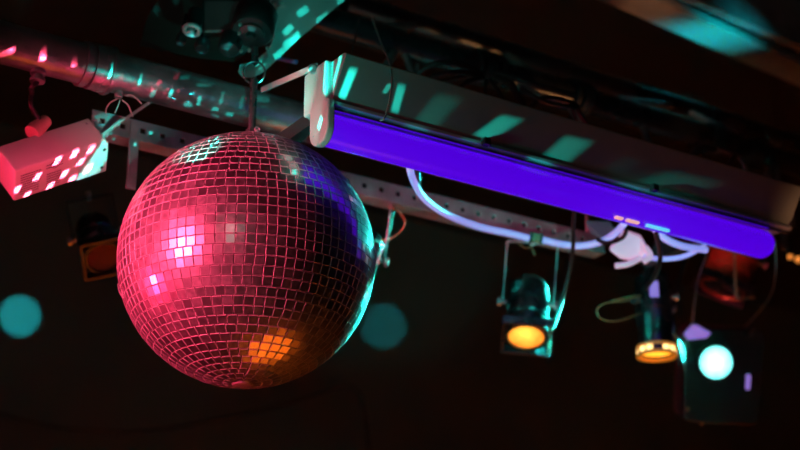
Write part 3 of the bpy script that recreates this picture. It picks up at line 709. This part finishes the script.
for (x0, y0, x1, y1, w, k) in ((335, 63, 328, 92, 7, 1.2), (355, 68, 342, 98, 8, 1.2), (405, 84, 395, 112, 8, .9), (393, 82, 386, 92, 5, .5), (516, 117, 482, 138, 20, 1.7), (584, 139, 550, 163, 26, 2.0), (696, 178, 622, 200, 48, 1.1), (452, 96, 420, 130, 24, .16), (640, 158, 612, 172, 20, .12)):
    pa = on_panel((x0+x1)/2-w/2, (y0+y1)/2); fx.append((on_panel(x0, y0), on_panel(x1, y1), XA*((on_panel((x0+x1)/2, (y0+y1)/2)-pa).dot(XA)), k))
spray('mirror_spray_cyan_housing', P(258, 175, 2.16), CY, 24, fx, .035, .45)
pp = []
lpd = lambda px: proj(along(LP, px))[2]-LR
for (x, y, w, h, k) in ((154, 95, 5, 8, .8), (171, 94, 4, 9, 1.1), (188, 106, 8, 5, 1.0), (199, 101, 4, 10, 1.1), (215, 110, 6, 5, 1.0), (229, 115, 6, 5, 1.2), (238, 119, 6, 4, 1.0), (214, 118, 6, 3, .8), (222, 98, 3, 12, .5), (242, 102, 3, 12, .5), (264, 113, 5, 12, 1.0), (262, 99, 14, 5, .6), (293, 118, 9, 18, .75), (303, 116, 4, 18, .5), (270, 128, 9, 5, .7), (185, 78, 10, 3, .3), (204, 85, 14, 3, .4), (140, 80, 3, 14, .3), (109, 70, 3, 16, 1.1), (283, 133, 10, 4, .8)):
    pp.append((x+h*.12, y-h/2, x-h*.12, y+h/2, lpd(x), lpd(x), w, k))
pp += [(147, 130, 147, 133, 2.7, 2.7, 4, 1.5), (171, 138, 171, 141, 2.7, 2.7, 4, 1.2), (184, 138, 185, 142, 2.72, 2.72, 6, 1.6), (109, 139, 113, 139, 2.65, 2.65, 3, 1.5), (129, 144, 133, 144, 2.66, 2.66, 3, 1.2), (138, 152, 138, 160, 2.66, 2.66, 4, 1), (128, 176, 128, 179, 2.66, 2.66, 3, .9)]
spray('mirror_spray_cyan_pipe', P(196, 150, 2.27), CY, 17, pp, .035, .35)
# spots on the motor, mounting board and ceiling
mm = []
for (x0, y0, x1, y1, d, w, k) in ((224, 55, 230, 48, 2.42, 5, 1.2), (250, 31, 253, 26, 2.44, 7, .7), (177, 3, 181, -3, 2.64, 6, 1.0), (181, 24, 187, 19, 2.62, 6, 1.5), (163, 30, 167, 26, 2.62, 6, 1.1), (189, 33, 193, 31, 2.48, 6, .8), (178, 45, 182, 44, 2.5, 4, 1.4), (200, 54, 204, 53, 2.5, 4, 1.3), (203, 41, 205, 39, 2.5, 4, .5), (45, 13, 60, 15, 3.95, 5, 3.0), (115, 33, 124, 34, 3.8, 4, 2.6), (120, -1, 135, 0, 3.9, 5, 3.0), (200, 63, 212, 66, 2.45, 5, .5), (235, 66, 240, 68, 2.5, 4, .9)):
    k *= 6 if d > 3.5 else (4 if x0 in (224, 250) else 1.5); d += .12; mm.append((x0, y0, x1, y1, d, d, w, k))
spray('mirror_spray_cyan_board', P(215, 128, 2.24), (.02, .9, .85), 8, mm, .008, .6)
rr_ = []
for (x0, y0, x1, y1, d, w, k) in ((163, 13, 170, 6, 2.63, 6, 1.0), (151, 28, 157, 22, 2.62, 6, .9), (192, 12, 198, 6, 2.63, 6, .8), (179, 30, 182, 27, 2.62, 5, .7), (172, 42, 176, 39, 2.6, 5, .5), (193, 42, 197, 39, 2.6, 5, .7), (160, 6, 150, 22, 2.64, 22, .10), (140, 47, 146, 36, 2.6, 6, .10)):
    d += .12; rr_.append((x0, y0, x1, y1, d, d, w, k*3.5))
for (x, y, w, h, k) in ((9, 57, 19, 11, 9.0), (43, 56, 8, 15, 6.0), (74, 62, 6, 11, 1.4), (100, 83, 6, 5, 1.6), (121, 77, 4, 8, .5), (135, 92, 4, 5, .4)):
    rr_.append((x, y-h/2, x+1, y+h/2, lpd(x), lpd(x), w, k))
spray('mirror_spray_red', P(150, 175, 2.26), (1, .06, .14), 5, rr_, .0, .6)
bb = []
def bd_(s, t):
    return proj(onB(s, t))
for (u_, t_) in ((.03, .63), (.24, .43), (.45, .12), (.635, .08), (.54, .63), (.71, .40), (.39, .88), (.81, .10), (.63, .90), (.14, .92), (.80, .72)):
    bb.append((onB(u_-.032, t_), onB(u_+.032, t_), ec_*(lc*.095)-ea*(la*.02), 1.0))
spray('mirror_spray_pink_box', P(140, 215, 2.26), (1, .12, .22), 120, bb, .01, .5)
spray('mirror_spray_cyan_box', P(140, 215, 2.26), CY, 14, [(onB(.80, .45), onB(1.06, .45), ec_*(lc*.55)-ea*(la*.15), .8), (onB(.86, .45), onB(.91, .45), ec_*(lc*.1), .5)], .0, .12)
# patches of cyan on the far wall from added spot lamps
def wall_pt(px, py):
    r = FW + RT*((px-400)/FPX) + UP*((225-py)/FPX); return EYE+r*((4.2-EYE.y)/r.y)
for (px, py, rad, pw, s) in ((20, 316, 21, 170, P(112, 300, 2.3)), (383, 326, 23, 60, P(382, 250, 2.46))):
    w = wall_pt(px, py); dd_ = (w-EYE).dot(FW); cone = 2*math.degrees(math.atan(rad*dd_/FPX/(w-s).length))
    light('SPOT', 'mirror_spray_wall', s, w, (.02, .8, .9), pw*2.6, .0, .12, cone)

# ------------------------------------------------------------------ world, camera, view
w = bpy.data.worlds.new('night'); SC.world = w; w.use_nodes = True
w.node_tree.nodes['Background'].inputs[0].default_value = (.9, .85, .8, 1); w.node_tree.nodes['Background'].inputs[1].default_value = .026
cd = bpy.data.cameras.new('camera'); cam = bpy.data.objects.new('camera', cd); COL.objects.link(cam)
cd.sensor_width = 36; cd.lens = FPX*36/800; cd.clip_start = .05
cam.matrix_world = Matrix.Translation(EYE) @ Matrix((RT, UP, -FW)).transposed().to_4x4()
cd.dof.use_dof = True; cd.dof.focus_distance = 2.25; cd.dof.aperture_fstop = 3.2
SC.camera = cam
for o in SC.objects:
    for k in ('_o', '_w'):
        if k in o: del o[k]
vs = SC.view_settings
vs.view_transform = 'Standard'; vs.look = 'None'; vs.gamma = 1; vs.exposure = 0; vs.use_curve_mapping = False
